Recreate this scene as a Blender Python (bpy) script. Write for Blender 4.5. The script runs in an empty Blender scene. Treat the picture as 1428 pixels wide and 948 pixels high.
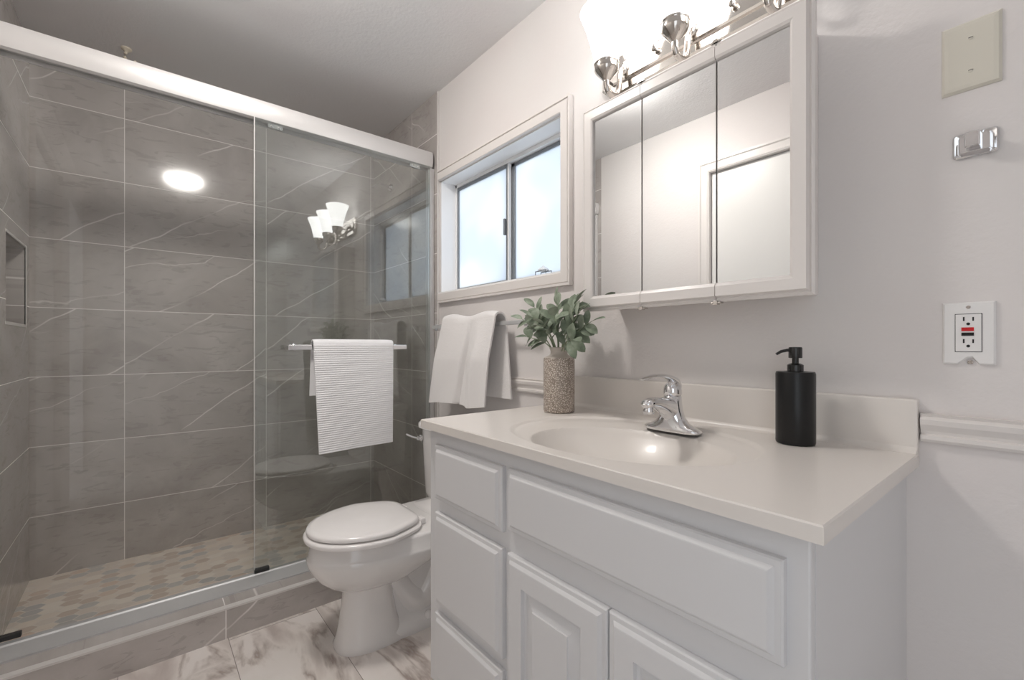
import bpy, bmesh, math, random
from mathutils import Vector, Matrix
random.seed(4)
PI = math.pi
S = bpy.context.scene
COL = S.collection

# ------------------------------------------------------------------ camera, world, exposure
H = 1.05                                     # lens height above the floor
cd = bpy.data.cameras.new('camera')
cd.sensor_width = 36.0
cd.lens = 629.0 / 1428.0 * 36.0
cd.shift_y = 7.3 / 1428.0
cd.clip_start = 0.02
cam = bpy.data.objects.new('camera', cd)
COL.objects.link(cam)
cam.location = (0, 0, H)
cam.rotation_euler = (PI / 2, 0, math.radians(90 - 39.33))
S.camera = cam

WORLD_STRENGTH = 1.35
SHADE_STRENGTH = 3.9
CEILING_LAMP_STRENGTH = 80.0
w = bpy.data.worlds.new('world')
S.world = w
w.use_nodes = True
bg = w.node_tree.nodes['Background']
bg.inputs[0].default_value = (0.90, 0.95, 1.0, 1)
bg.inputs[1].default_value = WORLD_STRENGTH
S.view_settings.view_transform = 'Standard'
S.view_settings.look = 'None'
S.view_settings.gamma = 1
S.view_settings.use_curve_mapping = False
S.view_settings.exposure = 0.2
S.cycles.max_bounces = 12
S.cycles.diffuse_bounces = 6
S.cycles.glossy_bounces = 6
S.cycles.transparent_max_bounces = 12
S.cycles.sample_clamp_indirect = 6
S.cycles.use_denoising = True
S.cycles.caustics_reflective = False

# ------------------------------------------------------------------ node helpers
class NT:
    def __init__(s, name):
        s.m = bpy.data.materials.new(name)
        s.m.use_nodes = True
        s.t = s.m.node_tree
        s.b = s.t.nodes['Principled BSDF']
        s.out = s.t.nodes['Material Output']
    def n(s, kind, **kw):
        nd = s.t.nodes.new(kind)
        for k, v in kw.items():
            setattr(nd, k, v)
        return nd
    def link(s, a, b):
        s.t.links.new(a, b)
    def put(s, sock, v):
        if hasattr(v, 'is_output'):
            s.t.links.new(v, sock)
        else:
            sock.default_value = v
    def math(s, op, a, b=None, c=None, clamp=False):
        nd = s.n('ShaderNodeMath', operation=op, use_clamp=clamp)
        s.put(nd.inputs[0], a)
        if b is not None: s.put(nd.inputs[1], b)
        if c is not None: s.put(nd.inputs[2], c)
        return nd.outputs[0]
    def vec(s, x, y, z=0.0):
        nd = s.n('ShaderNodeCombineXYZ')
        for i, v in enumerate((x, y, z)):
            s.put(nd.inputs[i], v)
        return nd.outputs[0]
    def coords(s):
        tc = s.n('ShaderNodeTexCoord')
        sp = s.n('ShaderNodeSeparateXYZ')
        s.link(tc.outputs['Object'], sp.inputs[0])
        return tc.outputs['Object'], sp.outputs[0], sp.outputs[1], sp.outputs[2]
    def noise(s, v, scale, detail=3.0, rough=0.55, dist=0.0):
        nd = s.n('ShaderNodeTexNoise')
        s.put(nd.inputs['Vector'], v)
        nd.inputs['Scale'].default_value = scale
        nd.inputs['Detail'].default_value = detail
        nd.inputs['Roughness'].default_value = rough
        nd.inputs['Distortion'].default_value = dist
        return nd.outputs['Fac']
    def white(s, v):
        nd = s.n('ShaderNodeTexWhiteNoise', noise_dimensions='3D')
        s.put(nd.inputs['Vector'], v)
        return nd.outputs['Value']
    def ramp(s, fac, stops, interp='LINEAR'):
        nd = s.n('ShaderNodeValToRGB')
        nd.color_ramp.interpolation = interp
        el = nd.color_ramp.elements
        while len(el) < len(stops): el.new(0.5)
        for e, (p, c) in zip(el, stops):
            e.position = p
            e.color = (*c, 1)
        s.put(nd.inputs[0], fac)
        return nd.outputs[0]
    def mix(s, f, a, b, mode='MIX'):
        nd = s.n('ShaderNodeMix', data_type='RGBA', blend_type=mode)
        s.put(nd.inputs[0], f)
        s.put(nd.inputs[6], (*a, 1) if isinstance(a, tuple) else a)
        s.put(nd.inputs[7], (*b, 1) if isinstance(b, tuple) else b)
        return nd.outputs[2]
    def bump(s, h, strength=0.3, dist=0.002):
        nd = s.n('ShaderNodeBump')
        nd.inputs['Strength'].default_value = strength
        nd.inputs['Distance'].default_value = dist
        s.put(nd.inputs['Height'], h)
        s.link(nd.outputs[0], s.b.inputs['Normal'])

def plain(name, col, rough=0.5, metal=0.0, spec=0.5, coat=0.0, bump=None, vary=0.0):
    t = NT(name)
    t.b.inputs['Base Color'].default_value = (*col, 1)
    t.b.inputs['Roughness'].default_value = rough
    t.b.inputs['Metallic'].default_value = metal
    t.b.inputs['Specular IOR Level'].default_value = spec
    if coat:
        t.b.inputs['Coat Weight'].default_value = coat
        t.b.inputs['Coat Roughness'].default_value = 0.05
    if bump or vary:
        v, x, y, z = t.coords()
        if bump:
            t.bump(t.noise(v, bump[0], 4.0), bump[1], bump[2])
        if vary:
            d = tuple(c * (1 - vary) for c in col)
            t.put(t.b.inputs['Base Color'], t.mix(t.noise(v, 4.0, 3.0), d, col))
    return t.m

def slab_tile(name, horiz, z_off, w_tile=0.6135, h_tile=0.3093, h_off=0.0, line=0.0016):
    """large polished stone-look tiles with pale diagonal veins; horiz = 0 (x) or 1 (y) runs along the wall"""
    t = NT(name)
    v, x, y, z = t.coords()
    a = (x, y)[horiz]
    u = t.math('DIVIDE', t.math('SUBTRACT', a, h_off), w_tile)
    k = t.math('DIVIDE', t.math('SUBTRACT', z, z_off), h_tile)
    fu, fk = t.math('FRACT', u), t.math('FRACT', k)
    iu, ik = t.math('FLOOR', u), t.math('FLOOR', k)
    du = t.math('MULTIPLY', t.math('MINIMUM', fu, t.math('SUBTRACT', 1.0, fu)), w_tile)
    dk = t.math('MULTIPLY', t.math('MINIMUM', fk, t.math('SUBTRACT', 1.0, fk)), h_tile)
    g = t.math('LESS_THAN', t.math('MINIMUM', du, dk), line)
    rnd = t.white(t.vec(iu, ik, 3.1))
    rnd2 = t.white(t.vec(ik, iu, 7.7))
    p = t.vec(t.math('ADD', a, t.math('MULTIPLY', rnd, 9.0)), t.math('ADD', z, t.math('MULTIPLY', rnd2, 5.0)), 0.0)
    cloud = t.noise(p, 3.0, 6.0, 0.62, 0.6)
    mapn = t.n('ShaderNodeMapping'); t.link(p, mapn.inputs[0])
    mapn.inputs['Scale'].default_value = (9.0, 34.0, 1.0)
    mapn.inputs['Rotation'].default_value = (0, 0, -0.25)
    fleck = t.noise(mapn.outputs[0], 1.0, 5.0, 0.6, 1.2)
    base = t.ramp(cloud, [(0.3, (0.385, 0.355, 0.335)), (0.5, (0.47, 0.44, 0.42)), (0.72, (0.545, 0.515, 0.495))])
    base = t.mix(t.math('MULTIPLY', t.math('LESS_THAN', fleck, 0.41), 0.28), base, (0.25, 0.22, 0.205))
    base = t.mix(t.math('MULTIPLY', rnd, 0.16), base, (0.42, 0.38, 0.355))
    # veins: wandering diagonal lines, thin, broken up
    def vein(ang, spacing, width, seed, wob, thr):
        n1 = t.noise(p, 2.4 + seed, 3.0, 0.5)
        n2 = t.noise(p, 1.6 + seed * 0.2, 1.0)
        d = t.math('ADD', t.math('MULTIPLY', a, math.sin(ang)), t.math('MULTIPLY', z, math.cos(ang)))
        d = t.math('ADD', d, t.math('MULTIPLY', n1, wob))
        d = t.math('ADD', d, t.math('MULTIPLY', rnd if seed < 1 else rnd2, spacing))
        f = t.math('FRACT', t.math('DIVIDE', d, spacing))
        f = t.math('MULTIPLY', t.math('MINIMUM', f, t.math('SUBTRACT', 1.0, f)), spacing)
        s_ = t.math('SUBTRACT', 1.0, t.math('DIVIDE', f, width), clamp=True)
        k_ = t.math('MULTIPLY', t.math('SUBTRACT', n2, thr), 9.0, clamp=True)
        return t.math('MULTIPLY', s_, k_)
    sgn = -1 if horiz == 1 else 1
    v1 = vein(sgn * 0.62, 0.31, 0.0042, 0.3, 0.10, 0.44)
    v2 = vein(sgn * 0.35, 0.47, 0.003, 1.7, 0.16, 0.5)
    vv = t.math('MAXIMUM', t.math('MULTIPLY', v1, 0.8), t.math('MULTIPLY', v2, 0.6))
    base = t.mix(vv, base, (0.90, 0.87, 0.85))
    base = t.mix(g, base, (0.82, 0.79, 0.77))
    t.put(t.b.inputs['Base Color'], base)
    t.put(t.b.inputs['Roughness'], t.math('ADD', 0.10, t.math('MULTIPLY', g, 0.5)))
    t.b.inputs['Specular IOR Level'].default_value = 0.62
    t.bump(t.math('SUBTRACT', 1.0, g), 0.4, 0.0008)
    return t.m

def hex_mosaic():
    t = NT('pebble toned hexagon mosaic')
    v, x, y, z = t.coords()
    W, L = 0.046, 0.064
    px = t.math('DIVIDE', x, W)
    py = t.math('DIVIDE', y, L)
    R3 = 1.7320508
    def cell(ox, oy):
        ax = t.math('SUBTRACT', t.math('FLOORED_MODULO', t.math('SUBTRACT', px, ox), 1.0), 0.5)
        ay = t.math('SUBTRACT', t.math('FLOORED_MODULO', t.math('SUBTRACT', py, oy), R3), R3 / 2)
        d = t.math('ADD', t.math('MULTIPLY', ax, ax), t.math('MULTIPLY', ay, ay))
        return ax, ay, d
    a, b = cell(0, 0), cell(0.5, R3 / 2)
    pick = t.math('LESS_THAN', a[2], b[2])
    def sel(i):
        return t.math('ADD', t.math('MULTIPLY', a[i], pick), t.math('MULTIPLY', b[i], t.math('SUBTRACT', 1.0, pick)))
    gx, gy = sel(0), sel(1)
    idx = t.math('ROUND', t.math('MULTIPLY', t.math('SUBTRACT', px, gx), 2.0))
    idy = t.math('ROUND', t.math('MULTIPLY', t.math('SUBTRACT', py, gy), 2.0 / R3))
    rnd = t.white(t.vec(idx, idy, 1.0))
    ax, ay = t.math('ABSOLUTE', gx), t.math('ABSOLUTE', gy)
    hd = t.math('MAXIMUM', ax, t.math('ADD', t.math('MULTIPLY', ax, 0.5), t.math('MULTIPLY', ay, R3 / 2)))
    gr = t.math('GREATER_THAN', hd, 0.465)
    colr = t.ramp(rnd, [(0.0, (0.66, 0.54, 0.45)), (0.2, (0.88, 0.78, 0.68)), (0.42, (0.80, 0.71, 0.63)), (0.6, (0.60, 0.58, 0.55)),
                        (0.72, (0.92, 0.84, 0.75)), (0.86, (0.76, 0.61, 0.50)), (0.94, (0.52, 0.51, 0.50))], 'CONSTANT')
    colr = t.mix(t.math('MULTIPLY', t.noise(v, 40.0, 3.0), 0.3), colr, (0.90, 0.82, 0.74))
    colr = t.mix(gr, colr, (0.86, 0.79, 0.72))
    t.put(t.b.inputs['Base Color'], colr)
    t.b.inputs['Roughness'].default_value = 0.4
    t.bump(t.math('SUBTRACT', 1.0, gr), 0.3, 0.001)
    return t.m

def marble_floor():
    t = NT('white marble floor tile')
    v, x, y, z = t.coords()
    ky = t.math('DIVIDE', t.math('SUBTRACT', y, 0.238), 0.298)
    fy, iy = t.math('FRACT', ky), t.math('FLOOR', ky)
    sh = t.math('MULTIPLY', t.math('FLOORED_MODULO', iy, 2.0), 0.31)
    kx = t.math('DIVIDE', t.math('ADD', t.math('SUBTRACT', x, -1.28), sh), 0.6)
    fx, ix = t.math('FRACT', kx), t.math('FLOOR', kx)
    dy = t.math('MULTIPLY', t.math('MINIMUM', fy, t.math('SUBTRACT', 1.0, fy)), 0.298)
    dx = t.math('MULTIPLY', t.math('MINIMUM', fx, t.math('SUBTRACT', 1.0, fx)), 0.6)
    g = t.math('LESS_THAN', t.math('MINIMUM', dx, dy), 0.0011)
    r1 = t.white(t.vec(ix, iy, 0.5)); r2 = t.white(t.vec(iy, ix, 4.5))
    p = t.vec(t.math('ADD', x, t.math('MULTIPLY', r1, 7.0)), t.math('ADD', y, t.math('MULTIPLY', r2, 7.0)), 0.0)
    m = t.n('ShaderNodeMapping'); t.link(p, m.inputs[0])
    m.inputs['Rotation'].default_value = (0, 0, 0.5)
    m.inputs['Scale'].default_value = (1.6, 5.0, 1)
    n1 = t.noise(m.outputs[0], 1.0, 6.0, 0.5, 0.5)
    rid = t.math('ABSOLUTE', t.math('SUBTRACT', n1, 0.5))
    vein = t.math('SUBTRACT', 1.0, t.math('MULTIPLY', rid, 26.0), clamp=True)
    cl = t.noise(p, 4.0, 4.0, 0.6, 0.8)
    mask = t.math('MULTIPLY', t.math('SUBTRACT', cl, 0.40), 5.0, clamp=True)
    base = t.ramp(n1, [(0.36, (0.52, 0.46, 0.43)), (0.47, (0.76, 0.71, 0.67)), (0.6, (0.80, 0.76, 0.73))])
    base = t.mix(t.math('MULTIPLY', vein, mask), base, (0.33, 0.27, 0.24))
    base = t.mix(t.math('MULTIPLY', t.math('SUBTRACT', cl, 0.5), 1.6, clamp=True), base, (0.62, 0.56, 0.52))
    base = t.mix(g, base, (0.30, 0.27, 0.25))
    t.put(t.b.inputs['Base Color'], base)
    t.b.inputs['Roughness'].default_value = 0.22
    return t.m

def wall_paint(name, col, strength=0.2, rough=0.55):
    t = NT(name)
    v, x, y, z = t.coords()
    h = t.math('ADD', t.noise(v, 85.0, 3.0), t.math('MULTIPLY', t.noise(v, 26.0, 2.0), 0.9))
    t.bump(h, strength, 0.004)
    c2 = (col[0] * 0.985, col[1] * 0.965, col[2] * 0.965)
    t.put(t.b.inputs['Base Color'], t.mix(t.ramp(t.noise(v, 1.7, 2.0), [(0.4, (0, 0, 0)), (0.62, (1, 1, 1))]), col, c2))
    t.b.inputs['Roughness'].default_value = rough
    t.b.inputs['Specular IOR Level'].default_value = 0.3
    return t.m

def shower_glass(name, ior=1.5, tint=(0.97, 0.98, 0.975)):
    t = NT(name)
    t.t.nodes.remove(t.b)
    tr = t.n('ShaderNodeBsdfTransparent'); tr.inputs[0].default_value = (*tint, 1)
    gl = t.n('ShaderNodeBsdfGlossy'); gl.inputs['Roughness'].default_value = 0.0
    gl.inputs[0].default_value = (0.97, 0.98, 0.98, 1)
    fr = t.n('ShaderNodeFresnel')
    ge = t.n('ShaderNodeNewGeometry')           # same reflectance at the far face as at the near one
    t.put(fr.inputs[0], t.math('ADD', ior, t.math('MULTIPLY', ge.outputs['Backfacing'], 1.0 / ior - ior)))
    mx = t.n('ShaderNodeMixShader')
    t.link(fr.outputs[0], mx.inputs[0]); t.link(tr.outputs[0], mx.inputs[1]); t.link(gl.outputs[0], mx.inputs[2])
    t.link(mx.outputs[0], t.out.inputs[0])
    return t.m

def frosted():
    t = NT('frosted window glass')
    t.t.nodes.remove(t.b)
    v, x, y, z = t.coords()
    tl = t.n('ShaderNodeBsdfTranslucent')
    t.put(tl.inputs[0], t.mix(t.ramp(t.noise(v, 2.6, 2.0, 0.5, 0.3), [(0.38, (0, 0, 0)), (0.6, (1, 1, 1))]), (0.83, 0.87, 0.92), (0.95, 0.96, 0.97)))
    gl = t.n('ShaderNodeBsdfGlossy'); gl.inputs['Roughness'].default_value = 0.25
    mx = t.n('ShaderNodeMixShader'); mx.inputs[0].default_value = 0.05
    t.link(tl.outputs[0], mx.inputs[1]); t.link(gl.outputs[0], mx.inputs[2])
    t.link(mx.outputs[0], t.out.inputs[0])
    return t.m

def glow(name, col, strength, facing=0.0):
    t = NT(name)
    t.t.nodes.remove(t.b)
    e = t.n('ShaderNodeEmission')
    e.inputs[0].default_value = (*col, 1); e.inputs[1].default_value = strength
    d = t.n('ShaderNodeBsdfDiffuse'); d.inputs[0].default_value = (0.85, 0.85, 0.85, 1)
    a = t.n('ShaderNodeAddShader')
    t.link(e.outputs[0], a.inputs[0]); t.link(d.outputs[0], a.inputs[1])
    t.link(a.outputs[0], t.out.inputs[0])
    return t.m

def crackle():
    t = NT('crackle glazed ceramic')
    v, x, y, z = t.coords()
    vo = t.n('ShaderNodeTexVoronoi', feature='DISTANCE_TO_EDGE')
    vo.inputs['Scale'].default_value = 190.0
    t.link(v, vo.inputs['Vector'])
    f = t.math('MULTIPLY', vo.outputs['Distance'], 1.0)
    m = t.ramp(f, [(0.10, (0.27, 0.22, 0.185)), (0.24, (0.66, 0.60, 0.53))])
    t.put(t.b.inputs['Base Color'], m)
    t.b.inputs['Roughness'].default_value = 0.35
    t.bump(f, 0.5, 0.001)
    return t.m

def cloth(name, col, scale=900.0, st=0.5):
    t = NT(name)
    v, x, y, z = t.coords()
    t.bump(t.math('ADD', t.noise(v, scale, 2.0), t.noise(v, 120.0, 3.0)), st, 0.002)
    t.b.inputs['Base Color'].default_value = (*col, 1)
    t.b.inputs['Roughness'].default_value = 0.95
    t.b.inputs['Specular IOR Level'].default_value = 0.1
    t.b.inputs['Sheen Weight'].default_value = 0.3
    return t.m

def leaf_mat():
    t = NT('grey green velvety leaf')
    v, x, y, z = t.coords()
    oi = t.n('ShaderNodeObjectInfo')
    c = t.ramp(t.noise(v, 28.0, 3.0), [(0.3, (0.115, 0.15, 0.10)), (0.5, (0.20, 0.245, 0.175)), (0.7, (0.33, 0.375, 0.295))])
    geo = t.n('ShaderNodeNewGeometry')
    c = t.mix(t.math('MULTIPLY', geo.outputs['Backfacing'], 0.35), c, (0.42, 0.46, 0.38))
    t.put(t.b.inputs['Base Color'], c)
    t.b.inputs['Roughness'].default_value = 0.7
    return t.m

M = dict(
    wall=wall_paint('white textured wall paint', (0.74, 0.715, 0.70)),
    ceiling=wall_paint('ceiling paint', (0.80, 0.805, 0.81), 0.3, 0.75),
    trim=plain('white gloss trim paint', (0.76, 0.725, 0.70), 0.3, bump=(60, 0.05, 0.001)),
    white=plain('bright white frame', (0.86, 0.86, 0.86), 0.35),
    tile_x=slab_tile('stone tile along x', 0, H - 0.141, h_off=-2.338),
    tile_y=slab_tile('stone tile along y', 1, H - 0.141, h_off=-0.067),
    tile_curb=slab_tile('stone tile on curb', 1, -0.9, w_tile=0.61, h_tile=3.0, h_off=0.231),
    mosaic=hex_mosaic(), marble=marble_floor(),
    schluter=plain('pale trim strip', (0.66, 0.64, 0.62), 0.4),
    alu=plain('satin white aluminium', (0.60, 0.59, 0.585), 0.33, metal=0.3, spec=0.5),
    alu_gray=plain('brushed grey aluminium', (0.62, 0.625, 0.63), 0.35, metal=0.45),
    alu_dark=plain('grey window aluminium', (0.27, 0.29, 0.31), 0.4, metal=0.6),
    glass=shower_glass('clear shower glass', 1.45, (0.985, 0.99, 0.985)),
    glass_coated=shower_glass('coated shower glass', 1.9, (0.90, 0.92, 0.91)),
    frosted=frosted(),
    chrome=plain('polished chrome', (0.80, 0.80, 0.81), 0.06, metal=1.0),
    nickel=plain('polished nickel', (0.66, 0.62, 0.58), 0.10, metal=1.0),
    mirror=plain('mirror silver', (0.90, 0.91, 0.91), 0.0, metal=1.0),
    black_plastic=plain('black rubber', (0.03, 0.03, 0.03), 0.5),
    matte_black=plain('satin black ceramic', (0.009, 0.009, 0.0095), 0.30, spec=0.35),
    gloss_black=plain('gloss black plastic', (0.015, 0.015, 0.015), 0.2),
    cabinet=plain('painted cabinet white', (0.70, 0.70, 0.71), 0.42, bump=(30, 0.04, 0.001), vary=0.03),
    marble_top=plain('cultured marble', (0.76, 0.72, 0.68), 0.32, coat=0.1, vary=0.02),
    porcelain=plain('white porcelain', (0.80, 0.785, 0.775), 0.12, coat=0.6),
    seat_plastic=plain('white toilet seat plastic', (0.84, 0.82, 0.81), 0.16),
    towel=cloth('white ribbed cotton', (0.88, 0.88, 0.89)),
    towel_soft=cloth('soft white terry cotton', (0.83, 0.81, 0.80), 500.0, 0.7),
    shade=glow('lit frosted glass', (1.0, 0.985, 0.97), SHADE_STRENGTH),
    bulb=glow('lit bulb', (1.0, 0.95, 0.88), 9.0),
    dome=glow('lit ceiling dome', (1.0, 0.95, 0.90), CEILING_LAMP_STRENGTH),
    crackle=crackle(),
    ceramic=plain('sand glazed ceramic', (0.50, 0.45, 0.40), 0.35),
    leaf=leaf_mat(), stem=plain('pale green stem', (0.26, 0.31, 0.20), 0.6),
    almond=plain('almond plastic plate', (0.66, 0.63, 0.55), 0.28),
    outlet=plain('white outlet plastic', (0.80, 0.79, 0.78), 0.35),
    red=plain('red plastic', (0.60, 0.01, 0.015), 0.35),
    slot=plain('dark slot', (0.012, 0.012, 0.012), 0.6),
    beige=plain('cream enamel', (0.66, 0.60, 0.50), 0.4),
    door=plain('white door paint', (0.80, 0.79, 0.77), 0.35, bump=(20, 0.05, 0.001)),
    crystal=plain('clear acrylic', (0.80, 0.83, 0.86), 0.1, spec=0.8),
)

# ------------------------------------------------------------------ mesh helpers (world coordinates)
def wloc(o):
    v = Vector((0, 0, 0))
    while o is not None:
        v += o.location
        o = o.parent
    return v

def obj(name, bm, mat, parent=None, smooth=None, bevel=0.0, seg=2, subsurf=0, solid=0.0):
    if parent is not None:
        bmesh.ops.translate(bm, verts=bm.verts, vec=-wloc(parent))
    bmesh.ops.recalc_face_normals(bm, faces=bm.faces)
    me = bpy.data.meshes.new(name)
    bm.to_mesh(me); bm.free()
    me.materials.append(M[mat])
    o = bpy.data.objects.new(name, me)
    COL.objects.link(o)
    if parent is not None:
        o.parent = parent
    if smooth is not None:
        for p in me.polygons: p.use_smooth = True
        if smooth < 180:
            me.set_sharp_from_angle(angle=math.radians(smooth))
    if solid:
        m = o.modifiers.new('solid', 'SOLIDIFY'); m.thickness = solid; m.offset = 0
    if subsurf:
        m = o.modifiers.new('sub', 'SUBSURF'); m.levels = subsurf; m.render_levels = subsurf
    if bevel:
        m = o.modifiers.new('bevel', 'BEVEL'); m.width = bevel; m.segments = seg
        m.limit_method = 'ANGLE'; m.angle_limit = math.radians(40)
        m.harden_normals = False
    return o

def tag(o, label=None, cat=None, group=None, kind=None):
    if label: o['label'] = label
    if cat: o['category'] = cat
    if group: o['group'] = group
    if kind: o['kind'] = kind
    return o

def thing(name, loc, label, cat, group=None):
    o = bpy.data.objects.new(name, None)
    o.empty_display_size = 0.05
    COL.objects.link(o)
    o.location = loc
    return tag(o, label, cat, group)

def struct(o):
    o['kind'] = 'structure'
    return o

def box(bm, x0, x1, y0, y1, z0, z1):
    v = [bm.verts.new((x, y, z)) for z in (z0, z1) for y in (y0, y1) for x in (x0, x1)]
    for f in ((0, 1, 3, 2), (4, 6, 7, 5), (0, 4, 5, 1), (2, 3, 7, 6), (0, 2, 6, 4), (1, 5, 7, 3)):
        bm.faces.new([v[i] for i in f])
    return bm

def B(*bs):
    bm = bmesh.new()
    for b in bs: box(bm, *b)
    return bm

def loft(bm, rings, cap0=True, cap1=True, closed=True):
    rv = [[bm.verts.new(p) for p in r] for r in rings]
    n = len(rings[0])
    for a, b in zip(rv, rv[1:]):
        for i in range(n if closed else n - 1):
            j = (i + 1) % n
            bm.faces.new((a[i], a[j], b[j], b[i]))
    if cap0: bm.faces.new(rv[0][::-1])
    if cap1: bm.faces.new(rv[-1])
    return rv

def lathe(bm, c, prof, n=40, axis='z', cap0=True, cap1=True):
    rings = []
    for r, h in prof:
        ring = []
        for i in range(n):
            a = 2 * PI * i / n
            p = (r * math.cos(a), r * math.sin(a))
            if axis == 'z': ring.append((c[0] + p[0], c[1] + p[1], c[2] + h))
            elif axis == 'y': ring.append((c[0] + p[0], c[1] + h, c[2] + p[1]))
            else: ring.append((c[0] + h, c[1] + p[0], c[2] + p[1]))
        rings.append(ring)
    loft(bm, rings, cap0, cap1)
    return bm

def tube(bm, pts, radii, n=14, flat=1.0, up=Vector((0, 0, 1)), cap=True):
    """circular (or flattened) sweep along points"""
    pts = [Vector(p) for p in pts]
    if not hasattr(radii, '__len__'): radii = [radii] * len(pts)
    rings = []
    for i, p in enumerate(pts):
        d = (pts[min(i + 1, len(pts) - 1)] - pts[max(i - 1, 0)]).normalized()
        s = d.cross(up)
        if s.length < 1e-4: s = d.cross(Vector((0, 1, 0)))
        s.normalize()
        t = s.cross(d).normalized()
        rings.append([p + s * math.cos(2 * PI * k / n) * radii[i] + t * math.sin(2 * PI * k / n) * radii[i] * (flat if not hasattr(flat, '__len__') else flat[i]) for k in range(n)])
    loft(bm, rings, cap, cap)
    return bm

def bez(p0, p1, p2, p3, n=12):
    out = []
    for i in range(n + 1):
        t = i / n
        out.append(tuple((1 - t) ** 3 * a + 3 * (1 - t) ** 2 * t * b + 3 * (1 - t) * t * t * c + t ** 3 * d for a, b, c, d in zip(p0, p1, p2, p3)))
    return out

def selli(cx, cy, z, a, b, e=2.0, n=48, bfront=None, efront=None):
    """superellipse ring; bfront = half depth towards -y if different"""
    out = []
    for i in range(n):
        t = 2 * PI * i / n
        c, s = math.cos(t), math.sin(t)
        bb, ee = (bfront or b, efront or e) if s < 0 else (b, e)
        out.append((cx + a * math.copysign(abs(c) ** (2 / ee), c), cy + bb * math.copysign(abs(s) ** (2 / ee), s), z))
    return out

def panel_y(x0, x1, z0, z1, y0, prof):
    """a board facing -y: nested rectangles, prof = [(inset, how far it stands out from y0)]"""
    bm = bmesh.new()
    rings = [[(x0 + i, y0 - d, z0 + i), (x1 - i, y0 - d, z0 + i), (x1 - i, y0 - d, z1 - i), (x0 + i, y0 - d, z1 - i)] for i, d in prof]
    loft(bm, rings)
    return bm

def casing_y(x0, x1, z0, z1, y0, prof, sides='lrtb'):
    """picture-frame moulding on a wall plane y0, facing -y (or +y with negative prof); prof = [(distance outwards from the opening, proud)]"""
    bm = bmesh.new()
    L, R_, T, Bt = 'l' in sides, 'r' in sides, 't' in sides, 'b' in sides
    loops = []
    for o, d in prof:
        xa, xb = x0 - (o if L else 0), x1 + (o if R_ else 0)
        za, zb = z0 - (o if Bt else 0), z1 + (o if T else 0)
        loops.append([bm.verts.new(p) for p in ((xa, y0 - d, za), (xb, y0 - d, za), (xb, y0 - d, zb), (xa, y0 - d, zb))])
    side_of = ('b', 'r', 't', 'l')
    for a, b in zip(loops, loops[1:]):
        for i in range(4):
            if side_of[i] in sides:
                j = (i + 1) % 4
                bm.faces.new((a[i], a[j], b[j], b[i]))
    return bm

# ------------------------------------------------------------------ the room
XB, XF = -2.88, 1.10          # shower end wall, end wall by the added doorway
YL, YR = -0.385, 1.19         # wall with the door, wall with the window
ZC = H + 1.315                # ceiling
XT = -2.055                   # where the shower tile stops
WX0, WX1, WZ0, WZ1 = -2.035, -1.158, H + 0.265, H + 0.845

struct(obj('floor', B((-1.9, XF + 0.1, YL - 0.1, YR + 0.1, -0.08, 0.0)), 'marble'))
struct(obj('ceiling', B((XB - 0.1, XF + 0.1, YL - 0.1, YR + 0.15, ZC, ZC + 0.08)), 'ceiling'))
struct(obj('wall_right', B((XB - 0.1, WX0, YR, YR + 0.15, -0.08, ZC), (WX1, XF + 0.1, YR, YR + 0.15, -0.08, ZC),
                           (WX0, WX1, YR, YR + 0.15, -0.08, WZ0), (WX0, WX1, YR, YR + 0.15, WZ1, ZC)), 'wall'))
struct(obj('wall_back', B((XB - 0.1, XB, YL - 0.1, YR, -0.08, ZC)), 'tile_y'))
DX0, DX1, DZ = -1.27, -0.47, 2.03
struct(obj('wall_left', B((XB - 0.1, -2.80, YL - 0.12, YL, -0.08, ZC), (-2.80, -2.44, YL - 0.12, YL, -0.08, H + 0.088),
                          (-2.80, -2.44, YL - 0.12, YL, H + 0.414, ZC), (-2.80, -2.44, YL - 0.12, YL - 0.09, H + 0.088, H + 0.414),
                          (-2.44, XT, YL - 0.12, YL, -0.08, ZC)), 'tile_x'))
struct(obj('wall_left', B((XT, DX0, YL - 0.1, YL, -0.08, ZC), (DX1, 0.08, YL - 0.1, YL, -0.08, ZC), (0.98, XF + 0.1, YL - 0.1, YL, -0.08, ZC), (0.08, 0.98, YL - 0.1, YL, 2.05, ZC), (DX0, DX1, YL - 0.1, YL, DZ, ZC)), 'wall'))  # unseen doorway beside the camera, added to let in soft daylight
struct(obj('wall_right', B((XB, XT, YR - 0.008, YR, 0.0, ZC)), 'tile_x'))
struct(obj('wall_front', B((XF, XF + 0.1, YL, YR, -0.08, ZC)), 'wall'))
struct(obj('trim_1', B((XT, XT + 0.009, YR - 0.010, YR, 0.0, ZC)), 'schluter', bevel=0.002))
struct(obj('trim_2', B((-2.812, -2.80, YL - 0.004, YL + 0.002, H + 0.088, H + 0.414), (-2.812, -2.43, YL - 0.004, YL + 0.002, H + 0.076, H + 0.088),
                       (-2.812, -2.43, YL - 0.004, YL + 0.002, H + 0.414, H + 0.424)), 'schluter'))
struct(obj('shower_floor', B((XB, -2.10, YL, YR - 0.008, -0.08, 0.014)), 'mosaic'))
struct(obj('shower_curb', B((-2.112, -1.895, YL, YR - 0.001, 0.0, 0.108)), 'tile_curb'))
struct(obj('trim_3', B((-1.920, -1.8945, YL + 0.001, YR - 0.002, 0.103, 0.1092)), 'schluter'))

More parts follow.
